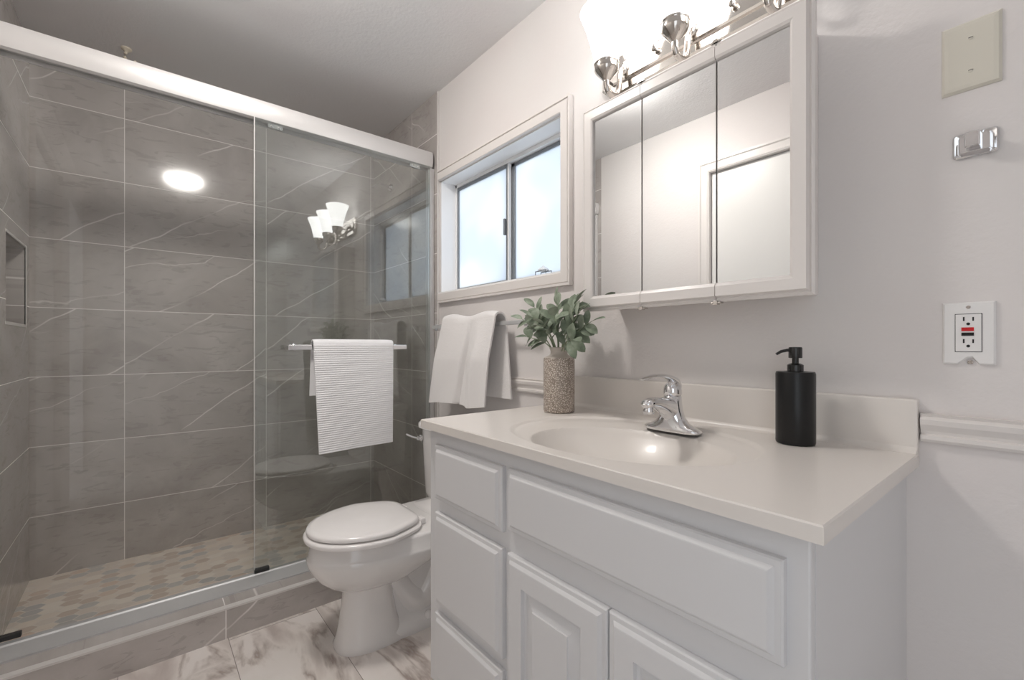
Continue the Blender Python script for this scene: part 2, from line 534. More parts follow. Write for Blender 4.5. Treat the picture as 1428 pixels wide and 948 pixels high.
# chair rails on the window wall
def chair_rail(name, x0, x1):
    prof = [(0, 0), (0.010, 0), (0.014, 0.006), (0.014, 0.013), (0.008, 0.016), (0.010, 0.022), (0.017, 0.034), (0.019, 0.044), (0.012, 0.050), (0.016, 0.055), (0, 0.055)]
    bm = bmesh.new()
    loft(bm, [[(x, YR - d, H - 0.188 + h) for d, h in prof] for x in (x0, x1)])
    return struct(obj(name, bm, 'trim'))
chair_rail('trim_4', XT + 0.012, -1.168)
chair_rail('trim_5', -0.176, XF)

# window
win = bpy.data.objects.new('window_1', None); COL.objects.link(win); win.location = ((WX0 + WX1) / 2, YR, WZ0); win['kind'] = 'structure'
obj('casing', casing_y(WX0, WX1, WZ0, WZ1, YR, [(0, 0), (0, 0.014), (0.003, 0.017), (0.036, 0.017), (0.0375, 0.0135), (0.0405, 0.0135), (0.042, 0.019), (0.049, 0.019), (0.049, 0.0)], 'rtb'), 'trim', win)
YS = 1.275
bm = B((WX0 + 0.001, WX0 + 0.008, YR + 0.001, YS, WZ0, WZ1), (WX1 - 0.006, WX1, YR + 0.001, YS, WZ0, WZ1), (WX0, WX1, YR + 0.001, YS, WZ1 - 0.006, WZ1), (WX0, WX1, YR - 0.012, YS, WZ0, WZ0 + 0.006))
obj('reveal', bm, 'white', win)
bm = B((WX0 + 0.008, WX0 + 0.022, YS, YS + 0.04, WZ0, WZ1), (WX1 - 0.020, WX1 - 0.006, YS, YS + 0.04, WZ0, WZ1), (WX0, WX1, YS, YS + 0.04, WZ1 - 0.022, WZ1 - 0.004), (WX0, WX1, YS, YS + 0.04, WZ0, WZ0 + 0.02))
obj('window_frame', bm, 'white', win, bevel=0.001)
XM = -1.598
def sash(x0, x1, y, tl=0.014):
    z0, z1 = WZ0 + 0.018, WZ1 - 0.024
    t = 0.014
    s_ = obj('sash', B((x0, x0 + tl, y, y + 0.014, z0, z1), (x1 - t, x1, y, y + 0.014, z0, z1), (x0 + t, x1 - t, y, y + 0.014, z0, z0 + t), (x0 + t, x1 - t, y, y + 0.014, z1 - t, z1)), 'alu_dark', win, bevel=0.001)
    obj('pane', B((x0 + tl, x1 - t, y + 0.006, y + 0.009, z0 + t, z1 - t)), 'frosted', s_)
    return s_
s1 = sash(WX0 + 0.018, XM + 0.008, YS + 0.004)
s2 = sash(XM - 0.004, WX1 - 0.018, YS + 0.021, 0.040)
obj('latch', B((XM - 0.013, XM - 0.004, YS - 0.008, YS + 0.004, H + 0.50, H + 0.575)), 'alu_dark', s1, bevel=0.002)
bm = B((XM + 0.008, XM + 0.016, YS + 0.002, YS + 0.018, WZ0 + 0.018, WZ1 - 0.024))
obj('meeting_rail', bm, 'white', win)

# door seen in the mirrors
dr = bpy.data.objects.new('door_1', None); COL.objects.link(dr); dr.location = ((DX0 + DX1) / 2, YL, 0); dr['kind'] = 'structure'
obj('door_casing', casing_y(DX0, DX1, 0.0, DZ, YL, [(0, 0), (0, -0.012), (0.008, -0.016), (0.014, -0.012), (0.044, -0.014), (0.050, -0.020), (0.060, -0.020), (0.060, 0)], 'lrt'), 'trim', dr)
obj('door_panel', B((DX0 + 0.003, DX1 - 0.003, YL - 0.055, YL - 0.015, 0.008, DZ - 0.003)), 'door', dr, bevel=0.002)
bm = bmesh.new(); lathe(bm, (-0.54, YL - 0.015, 0.93), [(0.026, 0), (0.026, 0.006), (0.010, 0.010), (0.010, 0.035), (0.026, 0.045), (0.027, 0.058), (0.014, 0.066)], 28, 'y')
obj('door_knob', bm, 'nickel', dr, smooth=40)

# ------------------------------------------------------------------ shower door
sd = thing('shower_door', (-2.08, 0.4, 0.108), 'wide sliding shower door with white metal header rail and two clear glass panels', 'shower door')
prof = [(-2.088, 0.921), (-2.078, 0.927), (-2.073, 0.950), (-2.073, 0.985), (-2.078, 1.002), (-2.088, 1.006), (-2.128, 1.006), (-2.128, 0.915), (-2.122, 0.915), (-2.122, 0.930), (-2.088, 0.930)]
bm = bmesh.new(); loft(bm, [[(x, y, H + z) for x, z in prof] for y in (YL + 0.002, YR - 0.022)])
obj('header_rail', bm, 'alu', sd, smooth=30)
for i, (y0, y1) in enumerate(((YL + 0.001, YL + 0.026), (YR - 0.034, YR - 0.009))):
    obj('side_jamb', B((-2.122, -2.082, y0, y1, 0.113, H + 0.921)), 'alu', sd, bevel=0.003)
    yy = y1 if i == 0 else y0 - 0.006
    obj('seal_strip', B((-2.116, -2.090, yy, yy + 0.006, 0.12, H + 0.915)), 'alu_gray', sd)
prof = [(-2.098, 0.108), (-1.985, 0.108), (-1.985, 0.114), (-1.990, 0.1145), (-1.993, 0.111), (-2.066, 0.120), (-2.072, 0.124), (-2.092, 0.124), (-2.098, 0.118)]
bm = bmesh.new(); loft(bm, [[(x, y, z) for x, z in prof] for y in (YL + 0.003, YR - 0.011)])
obj('bottom_track', bm, 'alu_gray', sd)
gz0, gz1 = 0.126, H + 0.925
g1 = obj('glass_panel', B((-2.081, -2.075, 0.352, YR - 0.040, gz0, gz1)), 'glass_coated', sd)
g2 = obj('glass_panel', B((-2.105, -2.099, YL + 0.034, 0.405, gz0, gz1)), 'glass', sd)
g1['label'] = 'glass panel nearer the toilet, carrying the towel bar'
g2['label'] = 'glass panel nearer the tiled niche'
obj('edge_strip', B((-2.0815, -2.0745, 0.3495, 0.352, gz0, gz1)), 'schluter', g1)
# rollers peeping under the rail
for y in (0.43, 1.07):
    bm = B((-2.0875, -2.0825, y - 0.028, y + 0.028, H + 0.902, H + 0.921))
    for dy in (-0.014, 0.014):
        lathe(bm, (-2.0825, y + dy, H + 0.911), [(0.006, 0), (0.006, 0.003), (0.003, 0.005)], 14, 'x')
    obj('roller_hanger', bm, 'chrome', g1, bevel=0.001)
for y0, par in ((0.350, g1), (YL + 0.032, g2)):
    xx = -2.086 if par is g1 else -2.110
    obj('bottom_guide', B((xx - 0.003, xx + 0.016, y0, y0 + 0.055, 0.1245, 0.140), ), 'black_plastic', par, bevel=0.002)
# towel bar on the outer glass panel
tb = obj('towel_bar', B((-2.016, -2.006, 0.462, 0.988, H - 0.020, H + 0.002)), 'chrome', g1, bevel=0.002)
for y in (0.50, 0.955):
    bm = bmesh.new(); lathe(bm, (-2.0750, y, H - 0.009), [(0.014, 0.0), (0.014, 0.008), (0.008, 0.012), (0.008, 0.058)], 24, 'x')
    obj('bar_post', bm, 'chrome', tb, smooth=35)
    bm = bmesh.new(); lathe(bm, (-2.0815, y, H - 0.009), [(0.013, 0.0), (0.013, -0.012), (0.017, -0.020), (0.017, -0.030), (0.010, -0.034)], 24, 'x')
    obj('inner_knob', bm, 'chrome', tb, smooth=35)

# ------------------------------------------------------------------ ribbed towel on the shower bar
def ribbed_towel():
    bm = bmesh.new()
    zt = H + 0.002
    xb_, xf_ = -2.030, -1.996
    path = []
    def seg(p, q, n):
        for i in range(n): path.append((p[0] + (q[0] - p[0]) * i / n, p[1] + (q[1] - p[1]) * i / n))
    seg((xb_ - 0.004, H - 0.215), (xb_, zt + 0.004), 90)
    for i in range(14):
        a = PI - PI * i / 14
        path.append((-2.0125 + 0.0175 * math.cos(a), zt + 0.004 + 0.014 * math.sin(a)))
    seg((xf_, zt), (xf_ + 0.006, H - 0.458), 190)
    # arc length
    s, L = [0], 0
    for a, b in zip(path, path[1:]):
        L += math.hypot(b[0] - a[0], b[1] - a[1]); s.append(L)
    N = 40
    rings = []
    th = 0.0055
    for i, (x, z) in enumerate(path):
        a = path[max(i - 1, 0)]; b = path[min(i + 1, len(path) - 1)]
        d = Vector((b[0] - a[0], b[1] - a[1])).normalized()
        nx, nz = -d.y, d.x              # outward (left of travel)
        rib = 0.0013 * math.sin(s[i] * 2 * PI / 0.0092)
        f = i / len(path)
        front = max(0.0, (s[i] - s[104]) / (L - s[104])) if i > 104 else 0
        back = max(0.0, 1 - s[i] / s[90]) if i < 90 else 0
        y0 = 0.556 + 0.020 * front - 0.006 * back
        y1 = 0.912 - 0.006 * front
        row_o, row_i = [], []
        for k in range(N + 1):
            u = k / N
            y = y0 + (y1 - y0) * u
            drop = -0.006 * front * (1 - u) + 0.004 * front * u
            wav = 0.0025 * math.sin(u * 7.0 + 1.0) * (front + back)
            rnd_edge = (1 - (2 * u - 1) ** 16)
            o = th * (0.55 + 0.45 * rnd_edge) + rib
            px = x + wav
            row_o.append((px + nx * o, y, z + nz * o + drop))
            row_i.append((px - nx * th * 0.4, y, z - nz * th * 0.4 + drop))
        rings.append(row_o + row_i[::-1])
    loft(bm, rings)
    return bm
tw = obj('bath_towel', ribbed_towel(), 'towel', smooth=70)
tag(tw, 'white horizontally ribbed towel hanging over the chrome bar on the shower glass', 'towel')

# ------------------------------------------------------------------ wall towel bar and the soft towel on it
wb = thing('towel_rail', (-1.62, YR, H + 0.088), 'flat grey metal towel rail on the wall below the window', 'towel rail')
obj('bar', B((-1.985, -1.270, 1.114, 1.124, H + 0.080, H + 0.097)), 'alu_gray', wb, bevel=0.0015)
for x in (-1.965, -1.290):
    obj('mount', B((x - 0.012, x + 0.012, 1.125, YR, H + 0.072, H + 0.104)), 'chrome', wb, bevel=0.003)

def soft_towel():
    bm = bmesh.new()
    zt = H + 0.104
    yb_ = 1.119
    rows = []
    # back flap up, over, front down
    R_ = 0.026
    lenb, lenf = 0.32, 0.378
    nb, nt, nf = 26, 12, 40
    ss = []
    for i in range(nb): ss.append(('b', i / nb))
    for i in range(nt): ss.append(('t', i / nt))
    for i in range(nf + 1): ss.append(('f', i / nf))
    N = 80
    for kind, t in ss:
        row = []
        for k in range(N + 1):
            u = k / N
            fold = math.sin(u * 17 + 0.6 + 1.2 * t) * 0.3 + 0.5 * math.sin(u * 7.1 - 0.7 + 0.9 * t)
            if kind == 'b':
                x = -1.835 + 0.405 * u + 0.035 * (1 - t) * u
                y, z = yb_ + 0.019, zt - lenb * (1 - t)
                y += 0.004 * fold * (1 - t)
            elif kind == 't':
                a = PI * t
                x = -1.835 + 0.405 * u
                y = yb_ + 0.019 * math.cos(a) - (0.005 * math.sin(a)) - 0.010 * (1 - math.cos(a)) / 2
                z = zt + (0.024 + 0.008 * math.sin(u * 9 + 0.4)) * math.sin(a) 
                z += 0.0
            else:
                gather = min(1, t * 2.2)
                xr = -1.430 - 0.035 * t
                xl = -1.835 - 0.082 * t
                x = xl + (xr - xl) * u
                A = 0.004 + 0.017 * gather
                y = yb_ - 0.029 - 0.012 * gather - A * (0.5 + 0.5 * fold) - 0.026 * math.exp(-((u - 0.79 - 0.02 * t) / 0.10) ** 2) * gather
                y += 0.026 * math.exp(-((u - 0.60 + 0.10 * t) / 0.030) ** 2) * gather
                z = zt - lenf * t + (0.030 * u + 0.005 * math.sin(u * 5.1 + 0.2)) * t - 0.006 * t * math.exp(-((u - 0.78) / 0.14) ** 2)
            row.append((x, y, z))
        rows.append(row)
    th = 0.007
    # shell: outer rows and inner offset rows
    out = []
    for i, row in enumerate(rows):
        a, b = rows[max(i - 1, 0)], rows[min(i + 1, len(rows) - 1)]
        inner = []
        for k in range(N + 1):
            d = Vector(b[k]) - Vector(a[k])
            nrm = Vector((0, d.z, -d.y)).normalized()
            p = Vector(row[k]) + nrm * th * (1 if nrm.length else 0)
            inner.append(tuple(p))
        out.append(row + inner[::-1])
    loft(bm, out)
    return bm
tw2 = obj('hand_towel', soft_towel(), 'towel_soft', smooth=80)
tag(tw2, 'soft plain white towel bunched over the wall towel rail beside the vase', 'towel')

# ------------------------------------------------------------------ toilet
TX = -1.585
to = thing('toilet', (TX, 0.75, 0.0), 'white porcelain toilet between the shower curb and the vanity', 'toilet')
def ring(z, yf, yb, hw, e=2.0, ef=None, x=TX, n=64):
    yc = yb - min(hw * 1.0, (yb - yf) * 0.45)
    return selli(x, yc, z, hw, yb - yc, e, n, bfront=yc - yf, efront=ef or e)
bm = bmesh.new()
loft(bm, [ring(0.190, 0.560, 0.74, 0.050, 2.2, 2.1), ring(0.205, 0.525, 0.77, 0.075, 2.2, 2.1), ring(0.225, 0.492, 0.80, 0.103, 2.2, 2.1), ring(0.255, 0.458, 0.85, 0.134, 2.2, 2.1), ring(0.285, 0.436, 0.91, 0.156, 2.2, 2.05),
          ring(0.312, 0.424, 0.97, 0.171, 2.2, 2.05), ring(0.330, 0.421, 1.01, 0.176, 2.3, 2.05), ring(0.337, 0.423, 1.03, 0.1755, 2.3, 2.05), ring(0.341, 0.427, 1.04, 0.172, 2.3, 2.05),
          ring(0.378, 0.432, 1.09, 0.172, 2.5, 2.05), ring(0.388, 0.438, 1.09, 0.168, 2.5, 2.05), ring(0.390, 0.450, 1.08, 0.155, 2.5, 2.05)])
bowl = obj('bowl', bm, 'porcelain', to, smooth=60)
bm = bmesh.new()
loft(bm, [ring(0.0, 0.512, 0.76, 0.092, 2.8, 2.5), ring(0.012, 0.510, 0.76, 0.094, 2.8, 2.5), ring(0.028, 0.519, 0.74, 0.087, 2.8, 2.5), ring(0.08, 0.529, 0.725, 0.079, 2.7, 2.4),
          ring(0.14, 0.537, 0.715, 0.070, 2.6, 2.3), ring(0.19, 0.540, 0.71, 0.066, 2.5, 2.3), ring(0.215, 0.535, 0.73, 0.072, 2.4, 2.2), ring(0.26, 0.50, 0.78, 0.11, 2.4, 2.2)])
obj('pedestal', bm, 'porcelain', to, smooth=60)
bm = bmesh.new()
tube(bm, bez((TX, 0.70, 0.25), (TX, 0.80, 0.02), (TX, 0.84, 0.06), (TX, 0.90, 0.17), 10) + bez((TX, 0.90, 0.17), (TX, 0.94, 0.25), (TX, 1.00, 0.28), (TX, 1.03, 0.16), 8)[1:] + [(TX, 1.04, 0.08), (TX, 1.04, 0.02)],
     [0.050, 0.054, 0.057, 0.060, 0.062, 0.063, 0.064, 0.065, 0.066, 0.067, 0.068] + [0.069] * 8 + [0.07, 0.07], 24, up=Vector((1, 0, 0)))
obj('trapway', bm, 'porcelain', to, smooth=70)
bm = bmesh.new()
loft(bm, [selli(TX, 0.86, z, hw, 0.215, 5, 48) for z, hw in ((0.0, 0.090), (0.012, 0.092), (0.026, 0.088), (0.036, 0.074), (0.06, 0.046), (0.33, 0.042))])
obj('foot', bm, 'porcelain', to, smooth=60)
for s in (-1, 1):
    bm = bmesh.new(); lathe(bm, (TX + s * 0.072, 0.835, 0.030), [(0.017, 0), (0.017, 0.010), (0.013, 0.018), (0.005, 0.022)], 24)
    obj('bolt_cap', bm, 'seat_plastic', to, smooth=50)
def seat_ring(z, grow=0.0, yf=0.418, yb=0.79):
    pts = []
    n = 72
    for i in range(n):
        t = 2 * PI * i / n
        c, s = math.cos(t), math.sin(t)
        yc = 0.645
        if s < 0:
            x, y = (0.178 + grow) * math.copysign(abs(c) ** 0.98, c), yc - (yc - yf + grow) * abs(s) ** 1.0
        else:
            k = s ** (2 / 5.0)
            x = (0.178 + grow - 0.048 * k) * math.copysign(abs(c) ** (2 / 5.0), c); y = yc + (yb - yc + grow) * k
        pts.append((TX + x, y, z))
    return pts
bm = bmesh.new(); loft(bm, [seat_ring(0.392, -0.003), seat_ring(0.394, 0.003), seat_ring(0.404, 0.005), seat_ring(0.409, 0.001), seat_ring(0.411, -0.007)])
obj('seat', bm, 'seat_plastic', to, smooth=50)
bm = bmesh.new(); loft(bm, [seat_ring(0.4145, -0.010), seat_ring(0.4165, -0.005), seat_ring(0.424, -0.004), seat_ring(0.430, -0.008), seat_ring(0.434, -0.024), seat_ring(0.436, -0.06), seat_ring(0.437, -0.11)])
obj('lid', bm, 'seat_plastic', to, smooth=60)
for s in (-1, 1):
    obj('hinge', B((TX + s * 0.075 - 0.018, TX + s * 0.075 + 0.018, 0.790, 0.812, 0.3905, 0.414)), 'seat_plastic', to, bevel=0.006, seg=3)
def rr(z, hx, y0, y1, e=7.0):
    return selli(TX - 0.005, (y0 + y1) / 2, z, hx, (y1 - y0) / 2, e, 64)
bm = bmesh.new(); loft(bm, [rr(0.372, 0.190, 0.985, 1.15), rr(0.385, 0.205, 0.962, 1.16), rr(0.41, 0.210, 0.955, 1.165), rr(0.686, 0.226, 0.945, 1.17)])
obj('tank', bm, 'porcelain', to, smooth=50)
bm = bmesh.new(); loft(bm, [rr(0.686, 0.232, 0.938, 1.174), rr(0.690, 0.238, 0.932, 1.176), rr(0.708, 0.238, 0.932, 1.176), rr(0.718, 0.230, 0.940, 1.172), rr(0.722, 0.20, 0.965, 1.15)])
obj('tank_lid', bm, 'porcelain', to, smooth=50)
bm = bmesh.new()
loft(bm, [selli(TX, 1.00, z, hx, 0.135, 5, 48) for z, hx in ((0.33, 0.09), (0.36, 0.14), (0.385, 0.165), (0.3905, 0.160))])
obj('deck', bm, 'porcelain', to, smooth=50)
bm = bmesh.new()
lathe(bm, (TX - 0.195, 0.946, 0.645), [(0.014, 0.0), (0.014, -0.006), (0.009, -0.009), (0.009, -0.018)], 20, 'y')
tube(bm, [(TX - 0.190, 0.926, 0.646), (TX - 0.225, 0.922, 0.646), (TX - 0.262, 0.918, 0.650), (TX - 0.275, 0.916, 0.652)], [0.008, 0.007, 0.008, 0.005], 12, 0.8)
obj('flush_lever', bm, 'chrome', to, smooth=50)

# ------------------------------------------------------------------ vanity cabinet
VX0, VX1, VYF = -1.160, -0.199, 0.645
va = thing('vanity_cabinet', ((VX0 + VX1) / 2, 0.9, 0.0), 'light grey-white painted vanity cabinet with panelled drawers and doors under the sink top', 'cabinet')
ZV = H - 0.236
bm = B((VX0, VX0 + 0.016, VYF + 0.018, YR, 0.09, ZV), (VX1 - 0.016, VX1, VYF + 0.018, YR, 0.0, ZV), (VX0 + 0.016, VX1 - 0.016, YR - 0.01, YR, 0.0, ZV), (VX0 + 0.016, VX1 - 0.016, VYF + 0.018, YR - 0.01, 0.09, 0.105),
       (VX0, VX1 - 0.016, VYF + 0.07, VYF + 0.085, 0.0, 0.09))
obj('carcass', bm, 'cabinet', va)
# face frame as one board with the fronts over it
obj('face_frame', B((VX0, VX1, VYF, VYF + 0.018, 0.09, ZV)), 'cabinet', va, bevel=0.003)
DRW = [(0, 0), (0, 0.0100), (0.0025, 0.0125), (0.0105, 0.0130), (0.0115, 0.0140), (0.0160, 0.0185), (0.0180, 0.0190)]
def zrel(a): return H + a
for z1, z0, nm in ((-0.277, -0.427, 'drawer_front'), (-0.464, -0.716, 'drawer_front'), (-0.744, -0.925, 'drawer_front')):
    obj(nm, panel_y(-1.112, -0.809, zrel(z0), zrel(z1), VYF - 0.0002, DRW), 'cabinet', va)
obj('false_drawer_front', panel_y(-0.789, -0.226, zrel(-0.413), zrel(-0.275), VYF - 0.0002, DRW), 'cabinet', va)
DOR = [(0, 0), (0, 0.0100), (0.0025, 0.0125), (0.0105, 0.0130), (0.0115, 0.0140), (0.0160, 0.0185), (0.0180, 0.0190), (0.0560, 0.0190), (0.0570, 0.0100), (0.0620, 0.0085), (0.0660, 0.0090), (0.0900, 0.0155), (0.0910, 0.0185)]
for x0, x1 in ((-0.790, -0.5085), (-0.5045, -0.226)):
    obj('door', panel_y(x0, x1, zrel(-0.925), zrel(-0.466), VYF - 0.0002, DOR), 'cabinet', va)

# ------------------------------------------------------------------ sink top
ZT = H - 0.212
CX0, CX1, CY0 = -1.166, -0.179, 0.620
st = thing('sink', ((CX0 + CX1) / 2, 0.9, ZT - 0.024), 'off-white moulded sink top with oval basin and low backsplash on the vanity', 'sink')
def topz(x, y):
    # shallow recessed oval with a rim, then the bowl
    n = 2.15
    ro = (abs((x + 0.66) / 0.300) ** n + abs((y - 0.880) / 0.228) ** n) ** (1 / n)
    ri = math.hypot((x + 0.635) / 0.232, (y - 0.850) / 0.178)
    z = 0.0
    def sm(a, b, t):
        t = max(0, min(1, (t - a) / (b - a))); return t * t * (3 - 2 * t)
    z -= 0.0055 * (1 - sm(0.965, 1.0, ro))
    z -= 0.010 * (1 - sm(0.97, 1.30, ri)) * (1 - sm(0.9, 1.0, ro))
    if ri < 1.03:
        q = max(0.0, 1 - (ri / 1.03) ** 2.4)
        z -= 0.112 * q ** 0.95
    return z
bm = bmesh.new()
NX, NY = 230, 130
yb = YR - 0.020
grid = []
for j in range(NY + 1):
    y = CY0 + (yb - CY0) * j / NY
    grid.append([bm.verts.new((CX0 + (CX1 - CX0) * i / NX, y, ZT + topz(CX0 + (CX1 - CX0) * i / NX, y))) for i in range(NX + 1)])
for j in range(NY):
    for i in range(NX):
        bm.faces.new((grid[j][i], grid[j][i + 1], grid[j + 1][i + 1], grid[j + 1][i]))
# rolled front / side edges
edge = [grid[j][0] for j in range(NY, -1, -1)] + [grid[0][i] for i in range(1, NX + 1)] + [grid[j][NX] for j in range(1, NY + 1)]
def drop(vs, dz, out):
    res = []
    for v in vs:
        x, y, z = v.co
        ox = -out if x <= CX0 + 1e-5 + 0.004 and abs(x - CX0) < 0.004 else (out if abs(x - CX1) < 0.004 else 0)
        oy = -out if abs(y - CY0) < 0.004 else 0
        res.append(bm.verts.new((x + ox, y + oy, ZT + dz)))
    return res
e1 = drop(edge, -0.0025, 0.0018)
e2 = drop(e1, -0.0235, 0.0)
for a, b in ((edge, e1), (e1, e2)):
    for i in range(len(a) - 1):
        bm.faces.new((a[i], a[i + 1], b[i + 1], b[i]))
obj('basin_top', bm, 'marble_top', st, smooth=25)
bm = B((CX0, CX1, CY0 + 0.001, CY0 + 0.03, ZT - 0.0235, ZT - 0.020), (CX0, CX0 + 0.03, CY0 + 0.03, yb, ZT - 0.0235, ZT - 0.020), (CX1 - 0.03, CX1, CY0 + 0.03, yb, ZT - 0.0235, ZT - 0.020))
obj('under_edge', bm, 'marble_top', st)
bs = obj('backsplash', B((CX0, CX1, YR - 0.0205, YR - 0.0005, ZT - 0.0235, H - 0.107)), 'marble_top', st, bevel=0.003, seg=3)
bm = bmesh.new()
N = 10
prof = [(yb + 0.001, ZT + 0.012)] + [(yb - 0.012 * math.sin(a) + 0.0, ZT + 0.012 - 0.012 * (1 - math.cos(a)) * 1.0) for a in [0.2 * i * PI / 2 for i in range(1, 6)]]
prof = [(yb + 0.001, ZT - 0.001), (yb + 0.001, ZT + 0.012), (yb - 0.0008, ZT + 0.012), (yb - 0.003, ZT + 0.006), (yb - 0.006, ZT + 0.003), (yb - 0.012, ZT + 0.0005), (yb - 0.012, ZT - 0.001)]
loft(bm, [[(x, y, z) for y, z in prof] for x in (CX0 + 0.001, CX1 - 0.001)])
obj('cove', bm, 'marble_top', st, smooth=60)
bm = bmesh.new(); lathe(bm, (-0.635, 0.850, ZT - 0.1280), [(0.024, 0), (0.024, 0.004), (0.018, 0.005), (0.016, 0.003)], 32)
obj('drain', bm, 'chrome', st, smooth=40)

# ------------------------------------------------------------------ faucet
FX, FY, FZ = -0.632, 1.046, ZT - 0.0055
fa = thing('faucet', (FX, FY, FZ), 'chrome single-lever faucet on the back of the sink top', 'faucet')
bm = bmesh.new()
loft(bm, [selli(FX, FY + dy, FZ + z, a, b, e, 48) for z, a, b, e, dy in ((0, .076, .026, 2.6, 0), (.004, .078, .028, 2.6, 0), (.009, .074, .0275, 2.5, 0), (.014, .060, .027, 2.3, 0),
      (.022, .045, .026, 2.1, 0), (.035, .034, .0255, 2, 0), (.053, .0275, .025, 2, 0.0), (.072, .024, .0235, 2, .001), (.087, .022, .022, 2, .003), (.092, .018, .018, 2, .003))])
obj('body', bm, 'chrome', fa, smooth=60)
bm = bmesh.new()
pts = [(FX, FY + 0.004, FZ + 0.050), (FX, FY - 0.022, FZ + 0.060), (FX, FY - 0.05, FZ + 0.070), (FX, FY - 0.078, FZ + 0.077), (FX, FY - 0.100, FZ + 0.078), (FX, FY - 0.113, FZ + 0.076), (FX, FY - 0.120, FZ + 0.072)]
tube(bm, pts, [.025, .0235, .021, .019, .0175, .015, .009], 24, [1.35, 1.15, .88, .72, .70, .68, .66])
obj('spout', bm, 'chrome', fa, smooth=60)
bm = bmesh.new(); lathe(bm, (FX, FY - 0.102, FZ + 0.052), [(.0115, 0), (.0130, .002), (.0130, .010), (.0115, .012), (.0115, .017)], 28)
obj('aerator', bm, 'chrome', fa, smooth=40)
bm = bmesh.new(); lathe(bm, (FX, FY + 0.003, FZ + 0.091), [(.0215, 0), (.0232, .004), (.0225, .014), (.019, .025), (.011, .033), (.003, .036)], 32)
obj('handle_dome', bm, 'chrome', fa, smooth=60)
bm = bmesh.new()
tube(bm, [(FX, FY + 0.026, FZ + 0.098), (FX, FY + 0.022, FZ + 0.114), (FX, FY + 0.008, FZ + 0.128), (FX, FY - 0.018, FZ + 0.137), (FX, FY - 0.05, FZ + 0.142), (FX, FY - 0.085, FZ + 0.142), (FX, FY - 0.115, FZ + 0.138), (FX, FY - 0.130, FZ + 0.135)],
     [.010, .0145, .0165, .0160, .0140, .0125, .010, .005], 20, [.60, .58, .50, .42, .36, .32, .30, .30], up=Vector((0, 0, 1)))
obj('lever_handle', bm, 'chrome', fa, smooth=60)
bm = bmesh.new(); lathe(bm, (FX, FY + 0.0345, FZ + 0.002), [(.0022, 0), (.0022, .100), (.0048, .102), (.0052, .110), (.003, .114)], 16)
obj('lift_rod', bm, 'chrome', fa, smooth=50)

# ------------------------------------------------------------------ soap dispenser
sp = thing('soap_dispenser', (-0.366, 1.092, ZT), 'matte black soap pump bottle on the right of the sink top', 'soap dispenser')
c = (-0.366, 1.092, ZT + 0.0004)
bm = bmesh.new(); lathe(bm, c, [(.0335, 0), (.0365, .0015), (.0375, .005), (.0375, .150), (.0360, .1545), (.020, .156)], 56)
obj('bottle', bm, 'matte_black', sp, smooth=40)
bm = bmesh.new(); lathe(bm, (c[0], c[1], c[2] + .155), [(.0155, 0), (.0155, .014), (.012, .0165), (.0065, .018), (.0065, .030)], 32)
obj('collar', bm, 'gloss_black', sp, smooth=40)
bm = bmesh.new(); lathe(bm, (c[0], c[1], c[2] + .184), [(.0125, 0), (.0130, .001), (.0130, .021), (.0120, .0235), (.004, .024)], 32)
ph = obj('pump_head', bm, 'gloss_black', sp, smooth=40)
bm = bmesh.new(); tube(bm, [(c[0], c[1], c[2] + .200), (c[0] - .012, c[1] - .010, c[2] + .201), (c[0] - .022, c[1] - .018, c[2] + .198), (c[0] - .029, c[1] - .024, c[2] + .192)], [.0035, .0034, .0032, .0028], 12)
obj('nozzle', bm, 'gloss_black', ph, smooth=50)

# ------------------------------------------------------------------ vase and greenery
vc = (-1.018, 1.028, ZT + 0.0004)
vs = thing('vase', vc, 'beige crackle-patterned cylinder vase on the left corner of the sink top', 'vase')
bm = bmesh.new(); lathe(bm, vc, [(.044, 0), (.048, .002), (.0495, .008), (.0495, .166), (.0475, .172)], 56, cap1=False)
obj('body', bm, 'crackle', vs, smooth=50)
bm = bmesh.new(); lathe(bm, vc, [(.0475, .172), (.043, .1755), (.033, .179), (.0275, .184), (.0265, .192), (.0285, .199), (.0315, .203), (.0305, .205), (.0275, .203), (.024, .197), (.024, .178)], 56, cap0=False, cap1=False)
obj('neck', bm, 'ceramic', vs, smooth=60)

def leaf(bm, base, direc, up, L, W, curl=0.15, fold=0.22):
    d = direc.normalized()
    s = d.cross(up)
    if s.length < 1e-3: s = d.cross(Vector((1, 0, 0)))
    s.normalize(); nrm = s.cross(d).normalized()
    n = 9
    rows = []
    for i in range(n + 1):
        t = i / n
        w_ = W * (math.sin(PI * min(1, (t * 0.96 + 0.02)) ** 1.1)) ** 0.62 * 0.5 if 0 < t < 1 else 0.0012
        cp = base + d * (L * t) - nrm * (curl * L * t * t)
        row = [bm.verts.new(cp + s * (w_ * k) + nrm * (abs(k) * w_ * fold)) for k in (-1, -0.55, 0, 0.55, 1)]
        rows.append(row)
    for a, b in zip(rows, rows[1:]):
        for k in range(4):
            bm.faces.new((a[k], a[k + 1], b[k + 1], b[k]))

gb = thing('greenery_bunch', (vc[0], vc[1], ZT + 0.19), 'bunch of oval grey-green leaves on thin stems standing in the vase', 'plant')
root = Vector((vc[0], vc[1], ZT + 0.150))
